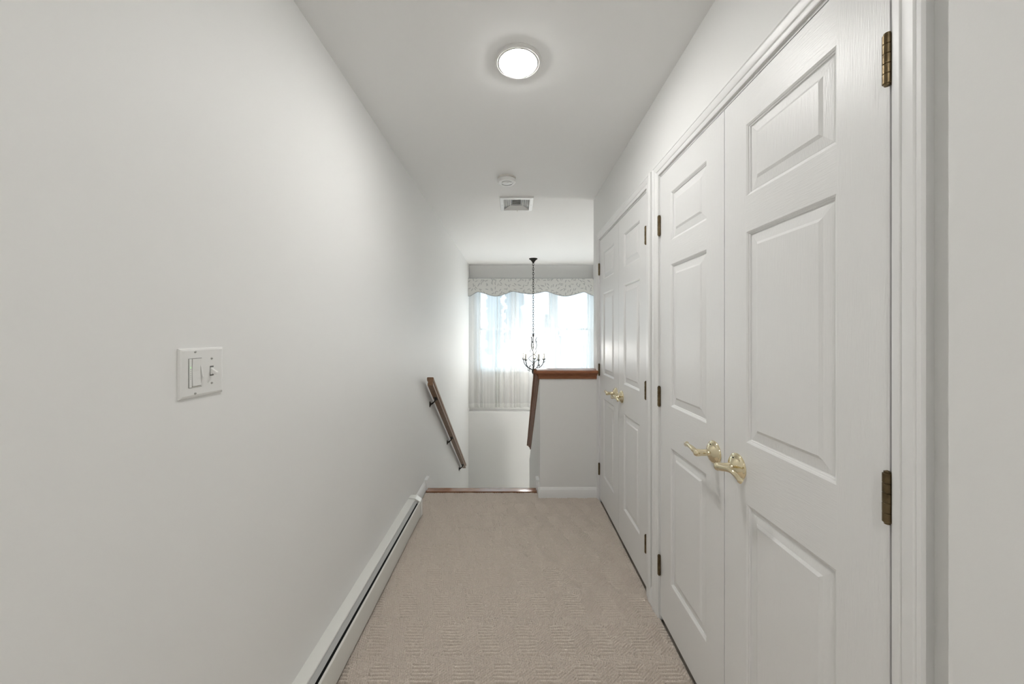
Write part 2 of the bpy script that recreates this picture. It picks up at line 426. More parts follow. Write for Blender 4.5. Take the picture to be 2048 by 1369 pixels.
# ------------------------------------------------------------------ closets: jambs, casings, doors
CW = 0.057
CAS = [(0.0, 0.0), (0.0, 0.009), (0.004, 0.011), (0.014, 0.0115), (0.017, 0.0095), (0.020, 0.0125), (0.030, 0.0155),
       (0.040, 0.0165), (0.044, 0.0150), (0.047, 0.0172), (0.053, 0.0172), (0.057, 0.0135), (0.057, 0.0)]
def casing(idx, a, b, where):
    root = empty('trim_%d' % idx, (XR, (a + b) / 2, 0), 'white moulded casing framing the %s' % where, 'door casing', kind='structure')
    i0, i1, zt = a - 0.010, b + 0.010, HEAD + 0.008
    def leg(y, sgn):
        bm = NB()
        rings = [[(XR - d, y + sgn * w, -0.006) for w, d in CAS], [(XR - d, y + sgn * w, zt + w) for w, d in CAS]]
        skin(bm, rings); obj('casing_leg', bm, M_TRIM, root, smooth=25)
    leg(i0, -1); leg(i1, 1)
    bm = NB(); skin(bm, [[(XR - d, i0 - w, zt + w) for w, d in CAS], [(XR - d, i1 + w, zt + w) for w, d in CAS]])
    obj('casing_head', bm, M_TRIM, root, smooth=25)
    for y0, y1 in ((a - J - JT, a - J), (b + J, b + J + JT)):
        bm = NB(); box(bm, XR - 0.001, 0.80, y0, y1, -0.008, HEAD + JT); obj('jamb', bm, M_TRIM, root)
    bm = NB(); box(bm, XR - 0.001, 0.80, a - J, b + J, HEAD, HEAD + JT); obj('head_jamb', bm, M_TRIM, root)
    bm = NB(); box(bm, XR + 0.040, XR + 0.054, a - J, b + J, HEAD - 0.03, HEAD); obj('door_stop', bm, M_TRIM, root)
casing(3, D1A, D1B, 'nearer closet')
casing(4, D2A, D2B, 'farther closet')

PZ = [(0.230, 0.826), (1.006, 1.622), (1.726, 1.936)]
PROF = [(0.0, 0.0), (0.002, 0.0012), (0.005, 0.0030), (0.0055, 0.0045), (0.009, 0.0058), (0.0095, 0.0085), (0.012, 0.0092), (0.014, 0.0085), (0.038, 0.0050), (0.046, 0.0008)]
XD = 0.682; TH = 0.035

# hinge and handle meshes shared by all leaves
def hinge_meshes():
    bm = NB(); hh = 0.089
    box(bm, 0.000, 0.030, -0.0022, 0.0022, -hh / 2, hh / 2)
    me = bpy.data.meshes.new('hinge'); bm.to_mesh(me); bm.free(); me.materials.append(M_ANT)
    bm = NB()
    seg = hh / 5
    prof = []
    for k in range(5):
        z = -hh / 2 + k * seg
        prof += [(0.0060, z + 0.0002), (0.0071, z + 0.0010), (0.0071, z + seg - 0.0010), (0.0060, z + seg - 0.0002)]
    prof = [(0.001, -hh / 2 - 0.004), (0.0045, -hh / 2 - 0.003), (0.0050, -hh / 2)] + prof + [(0.0050, hh / 2), (0.0052, hh / 2 + 0.003), (0.001, hh / 2 + 0.005)]
    lathe(bm, prof, (-0.0065, 0, 0), 'z', 16)
    bmesh.ops.recalc_face_normals(bm, faces=bm.faces[:])
    mb = bpy.data.meshes.new('barrel'); bm.to_mesh(mb); bm.free(); mb.materials.append(M_ANT)
    for p in mb.polygons: p.use_smooth = True
    mb.set_sharp_from_angle(angle=math.radians(35))
    return me, mb
ME_HINGE, ME_BARREL = hinge_meshes()

def handle_meshes(d):
    """lever handle facing -X at the origin; lever runs along d*Y"""
    out = {}
    bm = NB()
    lathe(bm, [(0.001, 0.0), (0.0395, 0.0), (0.040, 0.003), (0.0385, 0.0055), (0.0355, 0.0065), (0.034, 0.0085), (0.0300, 0.0135), (0.022, 0.018), (0.0165, 0.0200), (0.0150, 0.0215), (0.001, 0.0215)], (0, 0, 0), 'x', 36, -1)
    out['rosette'] = bm
    bm = NB()
    lathe(bm, [(0.001, 0.018), (0.0125, 0.018), (0.0125, 0.021), (0.0108, 0.0225), (0.0112, 0.050), (0.0125, 0.056), (0.0122, 0.064), (0.0085, 0.0695), (0.001, 0.0705)], (0, 0, 0), 'x', 24, -1)
    out['shank'] = bm
    bm = NB()
    if d < 0: pts = bez([(-0.060, 0.000, 0.0), (-0.0615, -0.018, 0.003), (-0.0605, -0.042, 0.009), (-0.0590, -0.064, 0.011), (-0.0560, -0.080, 0.006), (-0.0520, -0.090, -0.003), (-0.0470, -0.094, -0.007)], 6)
    else: pts = bez([(-0.060, 0.000, 0.0), (-0.0615, d * 0.016, 0.003), (-0.0600, d * 0.040, 0.0055), (-0.0570, d * 0.066, 0.004), (-0.0530, d * 0.088, -0.001), (-0.0470, d * 0.103, -0.004), (-0.0400, d * 0.108, -0.004)], 6)
    n = len(pts); tube(bm, pts, [0.0095 - 0.0035 * min(1, i / (n * 0.5)) + (0.0018 if i > n * 0.8 else 0) for i in range(n)], 14, 1.15)
    out['lever'] = bm
    bm = NB(); lathe(bm, [(0.0005, 0.0), (0.003, 0.0), (0.003, 0.0008), (0.0005, 0.0010)], (-0.0145, 0.0, 0.0275), 'x', 12, -1)
    out['pin_hole'] = bm
    res = {}
    for k, bm in out.items():
        bmesh.ops.recalc_face_normals(bm, faces=bm.faces[:])
        me = bpy.data.meshes.new(k); bm.to_mesh(me); bm.free(); me.materials.append(M_BLACK if k == 'pin_hole' else M_BRASS)
        for p in me.polygons: p.use_smooth = True
        me.set_sharp_from_angle(angle=math.radians(50)); res[k] = me
    return res
HANDLE = {-1: handle_meshes(-1), 1: handle_meshes(1)}

def panel_mesh(y0, y1, z0, z1):
    bm = NB(); rings = []
    for o, d in PROF:
        rings.append([bm.verts.new((XD + d, y, z)) for y, z in ((y0 + o, z0 + o), (y1 - o, z0 + o), (y1 - o, z1 - o), (y0 + o, z1 - o))])
    for a, b in zip(rings, rings[1:]):
        for i in range(4): bm.faces.new((a[i], a[(i + 1) % 4], b[(i + 1) % 4], b[i]))
    bm.faces.new(rings[-1])
    bk = [bm.verts.new((XD + TH - 0.006, y, z)) for y, z in ((y0, z0), (y1, z0), (y1, z1), (y0, z1))]
    for i in range(4): bm.faces.new((rings[0][i], bk[i], bk[(i + 1) % 4], rings[0][(i + 1) % 4]))
    bm.faces.new(bk[::-1])
    return bm

def door(n, y0, y1, hinge_near, label):
    root = empty('door_%d' % n, (XD, (y0 + y1) / 2, DZ0), label, 'door', kind='structure')
    stn = 0.107; a, b = y0 + stn, y1 - stn
    bm = NB()
    box(bm, XD, XD + TH, y0, a, DZ0, DZ1, mi=0); box(bm, XD, XD + TH, b, y1, DZ0, DZ1, mi=0)
    lv = [DZ0] + [z for p in PZ for z in p] + [DZ1]
    for k in range(0, len(lv), 2): box(bm, XD, XD + TH, a, b, lv[k], lv[k + 1], mi=1)
    obj('leaf', bm, [M_DOORV, M_DOORH], root)
    for z0, z1 in PZ:
        obj('panel', panel_mesh(a, b, z0, z1), M_DOORV, root, recalc=True)
    hy = y0 - J / 2 if hinge_near else y1 + J / 2
    for hz in (1.822, 1.030, 0.247):
        h = place('hinge', ME_HINGE, (XD, hy, hz), root); h['label'] = 'antique brass hinge'
        place('barrel', ME_BARREL, (XD, hy, hz), h)
    d = -1 if hinge_near else 1
    ry = (y1 - 0.068) if hinge_near else (y0 + 0.055)
    H = HANDLE[d]
    hd = place('handle', H['rosette'], (XD, ry, 0.920), root); hd['label'] = 'polished brass lever handle'
    for k in ('shank', 'lever', 'pin_hole'): place(k, H[k], (XD, ry, 0.920), hd)
g = 0.0015
door(1, D1A, D1M - g, True, 'white panelled closet door nearest the viewer, hinged at right edge of photo')
door(2, D1M + g, D1B, False, 'far leaf of the nearer white closet doors, brass lever curling up')
door(3, D2A, D2M - g, True, 'near leaf of the farther white closet doors')
door(4, D2M + g, D2B, False, 'white closet door leaf beside the half wall')

# ------------------------------------------------------------------ wooden cap on the half wall
cap = empty('wood_ledge', ((XS + XR) / 2, YH, 0.957), 'reddish stained wooden cap on half wall with leg sloping down stairs', 'ledge')
OV = 0.048
# outline (out from wall face, up from wall top)
CAPP = [(-0.004, -0.006), (0.010, -0.006), (0.013, 0.000), (0.013, 0.016), (0.018, 0.018), (0.024, 0.026), (0.030, 0.036), (0.034, 0.040), (OV - 0.004, 0.040), (OV, 0.044), (OV, 0.056), (OV - 0.005, 0.0615), (OV - 0.010, 0.063)]
def cap_section(w):
    left = [(-o, u) for o, u in CAPP]; right = [(w + o, u) for o, u in CAPP]
    return left + right[::-1]
bm = NB()
sec = cap_section(0.12)
out = [max(-a, a - 0.12, 0.0) for a, b in sec]          # how far each edge of the moulding stands out: returned round the end
skin(bm, [[(XS - 0.62 * o, YH + a, 0.957 + b) for (a, b), o in zip(sec, out)], [(XR - 0.001, YH + a, 0.957 + b) for a, b in sec]])
obj('cap_rail', bm, M_WOODX, cap, smooth=35)
bm = NB()
y0c, y1c = 2.950, 4.43
rings = []
for y in (y0c, y1c):
    # plumb at the joint, square cut at the foot
    r = []
    for a, b in sec:
        dy = 0 if y == y0c else b * 0.58
        yy = y + dy
        r.append((XS + a, yy, 0.957 + b * 1.2 - SLOPE * (yy - 2.93)))
    rings.append(r)
skin(bm, rings)
obj('sloped_cap', bm, M_WOOD, cap, smooth=35)

# ------------------------------------------------------------------ handrail on the left wall
hr = empty('handrail', (XL, 3.0, 0.88), 'stained wooden handrail on dark brackets along the left wall', 'handrail')
RX = -0.697
def rail_h(y): return 0.945 - SLOPE * (y - 3.0)       # top of the rail
RP = [(-0.028, -0.004), (-0.024, -0.0005), (-0.012, 0.0), (0.012, 0.0), (0.024, -0.0005), (0.028, -0.004), (0.0285, -0.012), (0.027, -0.022), (0.021, -0.028), (0.019, -0.033), (0.022, -0.040), (0.0235, -0.046), (0.0225, -0.056),
      (-0.0225, -0.056), (-0.0235, -0.046), (-0.022, -0.040), (-0.019, -0.033), (-0.021, -0.028), (-0.027, -0.022), (-0.0285, -0.012)]
bm = NB(); rings = []
cs = 1 / math.sqrt(1 + SLOPE ** 2); sn = SLOPE * cs
for y, plumb in ((2.995, True), (5.08, False)):
    rings.append([(RX + a, y + (0 if plumb else b * sn), rail_h(y) + (b / cs if plumb else b * cs)) for a, b in RP])
skin(bm, rings); obj('rail', bm, M_RAIL, hr, smooth=35)
for y in (3.20, 4.03, 4.91):
    zb = rail_h(y) - 0.056 / cs
    bm = NB()
    lathe(bm, [(0.001, 0), (0.019, 0), (0.0185, 0.004), (0.011, 0.007), (0.008, 0.012), (0.001, 0.013)], (XL, y - 0.010, zb - 0.050), 'x', 20)
    for v in bm.verts: v.co.z = zb - 0.050 + (v.co.z - (zb - 0.050)) * 1.45
    br = obj('bracket', bm, M_BRONZE, hr, smooth=40); br['label'] = 'dark bronze rail bracket'
    bm = NB()
    tube(bm, bez([(XL + 0.008, y - 0.010, zb - 0.050), (XL + 0.026, y - 0.006, zb - 0.040), (XL + 0.044, y - 0.002, zb - 0.022), (RX, y, zb - 0.004)], 5), [0.0075] * 6 + [0.006] * 6 + [0.0065] * 4, 12)
    obj('arm', bm, M_BRONZE, br, smooth=50)
    bm = NB()
    pts = [(-0.014, -0.004), (0.014, -0.004), (0.014, 0.0), (-0.014, 0.0)]
    skin(bm, [[(RX + a, yy, rail_h(yy) - 0.056 / cs + b + 0.0005) for a, b in pts] for yy in (y - 0.024, y + 0.024)])
    obj('saddle', bm, M_BRONZE, br)

# ------------------------------------------------------------------ baseboard heater
ht = empty('baseboard_heater', (XL, 0.7, 0), 'long white baseboard heater along the left wall on carpet', 'heater')
HY0, HY1 = -1.6, 2.540
fy = lambda a, b, t: (XL + a, t, b)
bm = NB(); prism(bm, [(0, 0.008), (0.003, 0.008), (0.003, 0.136), (0.0, 0.1425)], fy, HY0, HY1); obj('back_plate', bm, M_ENAMEL, ht)
bm = NB()
prism(bm, [(0.000, 0.1425), (0.040, 0.1395), (0.0455, 0.1370), (0.0475, 0.1320), (0.0460, 0.1285), (0.0445, 0.1325), (0.040, 0.1365), (0.0, 0.1395)], fy, HY0, HY1)
obj('hood', bm, M_ENAMEL, ht, smooth=30)
bm = NB(); prism(bm, [(0.0455, 0.1280), (0.0655, 0.1255), (0.0670, 0.1240), (0.0655, 0.1230), (0.0440, 0.1255)], fy, HY0, HY1)
obj('damper', bm, M_DAMPER, ht, smooth=30)
bm = NB()
prism(bm, [(0.0740, 0.1180), (0.0765, 0.1195), (0.0800, 0.1185), (0.0825, 0.1150), (0.0850, 0.020), (0.0835, 0.012), (0.0815, 0.012), (0.0825, 0.020), (0.0800, 0.1140), (0.0770, 0.1165)], fy, HY0, HY1)
obj('front_panel', bm, M_ENAMEL, ht, smooth=30)
bm = NB(); box(bm, XL + 0.004, XL + 0.079, HY0, HY1, 0.015, 0.108); obj('heating_element', bm, M_BLACK, ht)
ECP = [(0, 0.004), (0.087, 0.004), (0.087, 0.112), (0.083, 0.121), (0.050, 0.142), (0.046, 0.1445), (0.0, 0.1475)]
for y0, y1 in ((HY1, HY1 + 0.056), (HY0 - 0.056, HY0)):
    bm = NB(); prism(bm, ECP, fy, y0, y1)
    bmesh.ops.bevel(bm, geom=[e for e in bm.edges], offset=0.0022, segments=2, affect='EDGES')
    obj('end_cap', bm, M_ENAMEL, ht, smooth=30)

# ------------------------------------------------------------------ switch plate
PY, PZc = 0.8535, 1.2345
sw = empty('switch_plate', (XL, PY, PZc), 'white two gang plate with dimmer and toggle switch on left wall', 'light switch')
wP, hP = 0.0600, 0.0572
bm = NB()
def rect(dx, o): return [(XL + dx, PY - wP + o, PZc - hP + o), (XL + dx, PY + wP - o, PZc - hP + o), (XL + dx, PY + wP - o, PZc + hP - o), (XL + dx, PY - wP + o, PZc + hP - o)]
skin(bm, [rect(0.0, 0.0), rect(0.0022, 0.0), rect(0.0048, 0.0018), rect(0.0062, 0.0058)])
obj('plate', bm, M_PLASTIC, sw)
xf = XL + 0.0062
dyc, tyc = PY - 0.0215, PY + 0.0240
bm = NB(); box(bm, xf - 0.001, xf + 0.0006, dyc - 0.0172, dyc + 0.0172, PZc - 0.0338, PZc + 0.0338); dm = obj('dimmer', bm, M_SLOT, sw)
bm = NB(); box(bm, xf, xf + 0.0014, dyc - 0.0165, dyc - 0.0100, PZc - 0.0330, PZc + 0.0330, bev=0.0004); obj('indicator_strip', bm, M_PLASTIC, dm)
bm = NB()
prism(bm, [(xf, PZc - 0.0305), (xf + 0.0034, PZc - 0.0300), (xf + 0.0014, PZc + 0.0035), (xf + 0.0030, PZc + 0.0325), (xf, PZc + 0.0330)], lambda a, b, t: (a, t, b), dyc - 0.0090, dyc + 0.0125)
obj('paddle', bm, M_PLASTIC, dm)
bm = NB(); prism(bm, [(xf, PZc - 0.0330), (xf + 0.0012, PZc - 0.0330), (xf + 0.0062, PZc - 0.0110), (xf + 0.0016, PZc + 0.0160), (xf + 0.0012, PZc + 0.0330), (xf, PZc + 0.0330)], lambda a, b, t: (a, t, b), dyc + 0.0132, dyc + 0.0166)
obj('dimmer_rocker', bm, M_PLASTIC, dm)
bm = NB(); box(bm, xf, xf + 0.0014, dyc - 0.0090, dyc + 0.0125, PZc - 0.0335, PZc - 0.0312, bev=0.0003); obj('cutoff_tab', bm, M_PLASTIC2, dm)
for k in range(7):
    z = PZc + 0.0130 - 0.0043 * k
    bm = NB(); lathe(bm, [(0.0003, 0.0012), (0.0010, 0.0012), (0.0009, 0.0020), (0.0003, 0.0022)], (xf, dyc - 0.0132, z), 'x', 10)
    obj('indicator_light', bm, M_LED if k == 0 else M_LEDOFF, dm)
bm = NB(); box(bm, xf - 0.001, xf + 0.0004, tyc - 0.0052, tyc + 0.0052, PZc - 0.0120, PZc + 0.0120); tg = obj('toggle_slot', bm, M_SLOT, sw)
bm = NB(); box(bm, xf, xf + 0.0016, tyc - 0.0044, tyc + 0.0044, PZc - 0.0090, PZc + 0.0085, bev=0.0006); obj('toggle_collar', bm, M_PLASTIC, tg)
bm = NB()
skin(bm, [[(xf + 0.001, tyc - 0.004, PZc - 0.0050), (xf + 0.001, tyc + 0.004, PZc - 0.0050), (xf + 0.001, tyc + 0.004, PZc + 0.0060), (xf + 0.001, tyc - 0.004, PZc + 0.0060)],
          [(xf + 0.0135, tyc - 0.0030, PZc - 0.0095), (xf + 0.0135, tyc + 0.0030, PZc - 0.0095), (xf + 0.0150, tyc + 0.0030, PZc - 0.0035), (xf + 0.0150, tyc - 0.0030, PZc - 0.0035)]])
bmesh.ops.bevel(bm, geom=bm.edges[:], offset=0.0008, segments=2, affect='EDGES')
obj('toggle', bm, M_PLASTIC, tg, smooth=40)
for y, dz in ((dyc, 0.0484), (dyc, -0.0484), (tyc, 0.0300), (tyc, -0.0300)):
    bm = NB(); lathe(bm, [(0.0003, -0.0005), (0.0030, -0.0005), (0.0028, 0.0006), (0.0016, 0.0011), (0.0003, 0.0012)], (xf, y, PZc + dz), 'x', 14)
    s_ = obj('screw', bm, M_SCREW, sw, smooth=40)
    bm = NB(); box(bm, xf + 0.0009, xf + 0.00125, y - 0.0026, y + 0.0026, PZc + dz - 0.0004, PZc + dz + 0.0004); obj('screw_slot', bm, M_SLOT, s_)

# ------------------------------------------------------------------ ceiling lamp, and a fill lamp added behind the camera
def downlight(x, y, label, lens):
    r = empty('recessed_light', (x, y, CEIL), label, 'ceiling light', 'recessed hallway lights')
    bm = NB()
    lathe(bm, [(0.079, 0.0105), (0.082, 0.0070), (0.088, 0.0095), (0.0945, 0.0065), (0.0975, 0.002), (0.0975, 0.0), (0.0768, 0.0), (0.0768, 0.0085), (0.079, 0.0105)], (x, y, CEIL), 'z', 64, -1, caps=False)
    obj('trim_ring', bm, M_PLASTIC, r, smooth=30)
    bm = NB(); lathe(bm, [(0.001, 0.0215), (0.030, 0.0205), (0.052, 0.0175), (0.066, 0.0130), (0.0755, 0.0085), (0.0765, 0.0065), (0.0765, 0.002), (0.001, 0.002)], (x, y, CEIL), 'z', 64, -1)
    obj('lens', bm, lens, r, smooth=40)
downlight(0.019, 1.489, 'round lit recessed light in hallway ceiling, in front of smoke detector', M_LENS)
downlight(0.019, -0.85, 'added fill light in ceiling behind the viewer, unseen', M_FILL_LENS)  # added out of view to lift the hall brightness

# added fill lamp that brightens the stairwell, unseen behind the half wall
sc = empty('stair_fill', (0.98, 3.05, -0.45), 'added fill light above the lower stairs, unseen behind the half wall', 'fill light')
bm = NB(); box(bm, 0.80, 1.16, 3.05, 3.066, -0.53, -0.37, bev=0.004); obj('back_plate', bm, M_PLASTIC, sc)
M_STAIR_FILL = mat('stair_fill_glow', (0.9, 0.9, 0.9), 0.5, emit=((1.0, 0.975, 0.93), STAIR_FILL))
bm = NB()
prism(bm, [(0.98 + 0.16 * math.cos(t), 3.066 + 0.085 * math.sin(t)) for t in np.linspace(0, math.pi, 17)], lambda a, b, t: (a, b, t), -0.515, -0.385)
obj('fill_shade', bm, M_STAIR_FILL, sc, smooth=40)

# ------------------------------------------------------------------ smoke detector
sx, sy_ = -0.049, 2.615
sd = empty('smoke_detector', (sx, sy_, CEIL), 'round white smoke detector on ceiling beside the vent', 'smoke detector')
bm = NB(); lathe(bm, [(0.001, 0), (0.0665, 0), (0.0665, 0.008), (0.064, 0.010), (0.001, 0.010)], (sx, sy_, CEIL), 'z', 48, -1); obj('mounting_base', bm, M_PLASTIC2, sd, smooth=35)
bm = NB(); lathe(bm, [(0.001, 0.010), (0.062, 0.010), (0.0655, 0.014), (0.0655, 0.030), (0.061, 0.037), (0.047, 0.0395), (0.041, 0.0385), (0.039, 0.0365), (0.035, 0.0385), (0.030, 0.0400), (0.001, 0.0405)], (sx, sy_, CEIL), 'z', 48, -1)
bd = obj('body', bm, M_PLASTIC, sd, smooth=35)
for a_ in (207, 27):
    bm = NB()
    arc = [math.radians(a_ + k * 7) for k in range(19)]
    prism(bm, [(sx + 0.0415 * math.cos(t), sy_ + 0.0415 * math.sin(t)) for t in arc] + [(sx + 0.0385 * math.cos(t), sy_ + 0.0385 * math.sin(t)) for t in arc[::-1]], lambda a, b, t: (a, b, t), CEIL - 0.0392, CEIL - 0.0380)
    obj('sounder_grille', bm, M_SLOT, bd)
bm = NB(); lathe(bm, [(0.0005, 0.040), (0.010, 0.040), (0.0095, 0.0420), (0.0005, 0.0425)], (sx + 0.012, sy_ - 0.008, CEIL), 'z', 20, -1); obj('test_button', bm, M_PLASTIC, bd, smooth=40)
bm = NB(); lathe(bm, [(0.0005, 0.037), (0.0025, 0.037), (0.002, 0.0395), (0.0005, 0.0400)], (sx + 0.022, sy_ + 0.036, CEIL), 'z', 10, -1); obj('indicator_light', bm, M_SLOT, bd)

# ------------------------------------------------------------------ ceiling vent
vx, vy, vw, vl = 0.027, 3.135, 0.144, 0.165
vt = empty('ceiling_vent', (vx, vy, CEIL), 'rectangular white louvred air vent in hallway ceiling', 'air vent')
bm = NB()
def vr(o, z): return [(vx - vw + o, vy - vl + o, CEIL - z), (vx + vw - o, vy - vl + o, CEIL - z), (vx + vw - o, vy + vl - o, CEIL - z), (vx - vw + o, vy + vl - o, CEIL - z)]
rs = [vr(0, 0), vr(0.004, 0.014), vr(0.032, 0.016), vr(0.033, 0.004)]
R = [[bm.verts.new(p) for p in r] for r in rs]
for a, b in zip(R, R[1:]):
    for i in range(4): bm.faces.new((a[i], a[(i + 1) % 4], b[(i + 1) % 4], b[i]))
obj('frame', bm, M_PLASTIC, vt)
bm = NB(); box(bm, vx - vw + 0.02, vx + vw - 0.02, vy - vl + 0.02, vy + vl - 0.02, CEIL - 0.003, CEIL - 0.0005); obj('duct_back', bm, M_DUCT, vt)
iw, il = vw - 0.033, vl - 0.033
def slat(p0, p1, tilt):
    """thin blade from p0 to p1 (xy); lower edge leans toward tilt (xy)"""
    (ax, ay), (bx_, by), (tx, ty) = p0, p1, tilt
    bm = NB()
    zt, zb = CEIL - 0.003, CEIL - 0.016
    th = 0.0012
    ln = math.hypot(tx, ty); nx, ny = tx / ln * th, ty / ln * th
    skin(bm, [[(x, y, zt), (x + nx, y + ny, zt), (x + tx + nx, y + ty + ny, zb), (x + tx, y + ty, zb)] for x, y in ((ax, ay), (bx_, by))])
    obj('slat', bm, M_PLASTIC, vt)
for k in range(4):                                   # blades parallel to the long sides
    o = 0.012 + k * 0.0165
    for s in (-1, 1):
        slat((vx + s * (iw - o), vy - il + 0.004), (vx + s * (iw - o), vy + il * 0.45 - o * 0.75), (s * 0.010, 0))
for k in range(5):                                   # blades across the far end
    y = vy + il - 0.010 - k * 0.021
    w = iw - 0.004 - k * 0.012
    slat((vx - w, y), (vx + w, y), (0, 0.011))
for k in range(4):                                   # middle blades
    y = vy - il + 0.020 + k * 0.034
    slat((vx - 0.036, y), (vx + 0.036, y), (0, -0.011))
for s in (-1, 1):
    bm = NB(); lathe(bm, [(0.0005, 0.0145), (0.0035, 0.0145), (0.003, 0.0172), (0.0005, 0.0175)], (vx + s * (vw - 0.018), vy, CEIL), 'z', 12, -1); obj('screw', bm, M_SCREW, vt)
bm = NB(); box(bm, vx + 0.004, vx + 0.009, vy + vl - 0.036, vy + vl - 0.018, CEIL - 0.026, CEIL - 0.010, bev=0.001); obj('damper_lever', bm, M_PLASTIC2, vt)

# ------------------------------------------------------------------ window
win = empty('window_1', ((WX0 + WX1) / 2, YB, WZ0), 'wide triple window behind sheer curtain in stairwell wall', 'window', kind='structure')
fw = 0.035
bm = NB()
box(bm, WX0, WX0 + fw, 6.07, 6.17, WZ0, WZ1); box(bm, WX1 - fw, WX1, 6.07, 6.17, WZ0, WZ1)
box(bm, WX0 + fw, WX1 - fw, 6.07, 6.17, WZ0, WZ0 + fw); box(bm, WX0 + fw, WX1 - fw, 6.07, 6.17, WZ1 - fw, WZ1)
obj('window_frame', bm, M_VINYL, win)
bm = NB(); box(bm, WX0 + 0.002, WX1 - 0.002, 6.02, 6.07, WZ0 - 0.001, WZ0 + 0.018, bev=0.003); obj('window_sill', bm, M_TRIM, win)
nU = 3; mw = 0.085
uw = (WX1 - WX0 - 2 * fw - (nU - 1) * mw) / nU
midz = 1.375
for k in range(nU):
    x0 = WX0 + fw + k * (uw + mw)
    if k:
        bm = NB(); box(bm, x0 - mw, x0, 6.075, 6.165, WZ0 + fw, WZ1 - fw); obj('mullion', bm, M_VINYL, win)
    for z0, z1, y in ((WZ0 + fw, midz + 0.02, 6.085), (midz - 0.02, WZ1 - fw, 6.122)):
        s = 0.032; bm = NB()
        box(bm, x0, x0 + s, y, y + 0.034, z0, z1); box(bm, x0 + uw - s, x0 + uw, y, y + 0.034, z0, z1)
        box(bm, x0 + s, x0 + uw - s, y, y + 0.034, z0, z0 + s); box(bm, x0 + s, x0 + uw - s, y, y + 0.034, z1 - s, z1)
        sa = obj('sash', bm, M_VINYL, win)
        bm = NB(); box(bm, x0 + s - 0.004, x0 + uw - s + 0.004, y + 0.015, y + 0.019, z0 + s - 0.004, z1 - s + 0.004); obj('pane', bm, M_GLASS, sa)

# sheer curtain
def curtain():
    root = empty('sheer_curtain', (0.3, 5.975, 0.06), 'white pleated sheer curtain hanging over the stairwell window', 'curtain')
    n = 900; xs = np.linspace(XL + 0.008, XF - 0.008, n)
    u = (xs - xs[0]) / (xs[-1] - xs[0])
    ph = 2 * math.pi * (19 * u + 0.55 * np.sin(2 * math.pi * 3.1 * u + 0.6) + 0.35 * np.sin(2 * math.pi * 7.3 * u + 2.0))
    amp = 0.026 + 0.007 * np.sin(2 * math.pi * 4.7 * u + 1.0)
    def row(z, f):
        y = 5.972 + f * (amp * np.tanh(2.0 * np.sin(ph)) + 0.004 * np.sin(3 * ph + 1.1) * f + 0.006 * np.sin(ph * 0.37 + 1.5))
        x = xs + f * 0.010 * np.cos(ph) * np.sin(2 * ph * 0.23)
        return [(float(a), float(b), z) for a, b in zip(x, y)]
    zs = [(0.062, 1.0), (0.135, 0.98), (0.6, 0.9), (1.2, 0.8), (1.8, 0.7), (2.160, 0.55)]
    bm = NB(); skin(bm, [row(z, f) for z, f in zs[1:]], closed=False, caps=False)
    cl = obj('cloth', bm, M_SHEER, root, smooth=80, recalc=False)
    bm = NB(); skin(bm, [row(z, f) for z, f in zs[:2]], closed=False, caps=False)
    obj('hem', bm, M_HEM, root, smooth=80, recalc=False)
    bm = NB(); tube(bm, [(XL + 0.004, 5.972, 2.168), (XF - 0.004, 5.972, 2.168)], 0.010, 12); obj('curtain_rod', bm, M_TRIM, root, smooth=50)
curtain()

# valance
def valance():
    YV = 5.865; k = YV / FPX
    root = empty('valance', (0.3, YV, 2.0), 'pale valance with grey leaf print and scalloped edge above window', 'valance')
    kn = [(935.6, 592.8), (941, 592.3), (949, 587.5), (956, 584.2), (966, 586.5), (990, 593), (1008, 589.5), (1025, 583.6), (1040, 586), (1062, 588.6), (1078, 586), (1093, 583.6), (1112, 589.5), (1132, 593), (1158, 587), (1168, 584.5), (1179, 589), (1191, 593.5)]
    cur = bez([((a - 1027) * k, EYE + (664 - b) * k, 0) for a, b in kn], 6)
    for p in (cur[0], cur[-1]): pass
    zt = EYE + (664 - 557.2) * k
    xs = [max(XL + 0.003, min(XF - 0.003, p.x)) for p in cur]
    bm = NB()
    rings = []
    for x, p in zip(xs, cur):
        rings.append([(x, YV, p.y), (x, YV, zt), (x, YV + 0.012, zt), (x, YV + 0.012, p.y)])
    skin(bm, rings); obj('front', bm, M_VAL, root)
    bm = NB(); box(bm, xs[0], xs[-1], YV + 0.0125, YB - 0.001, zt - 0.020, zt - 0.001); obj('top_board', bm, M_LINING, root)
    bm = NB(); tube(bm, [(x, YV, p.y) for x, p in zip(xs, cur)], 0.0045, 8); obj('piping', bm, M_WELT, root, smooth=60)
    bm = NB(); tube(bm, [(xs[0], YV, zt), (xs[-1], YV, zt)], 0.0045, 8); obj('piping', bm, M_WELT, root, smooth=60)
valance()

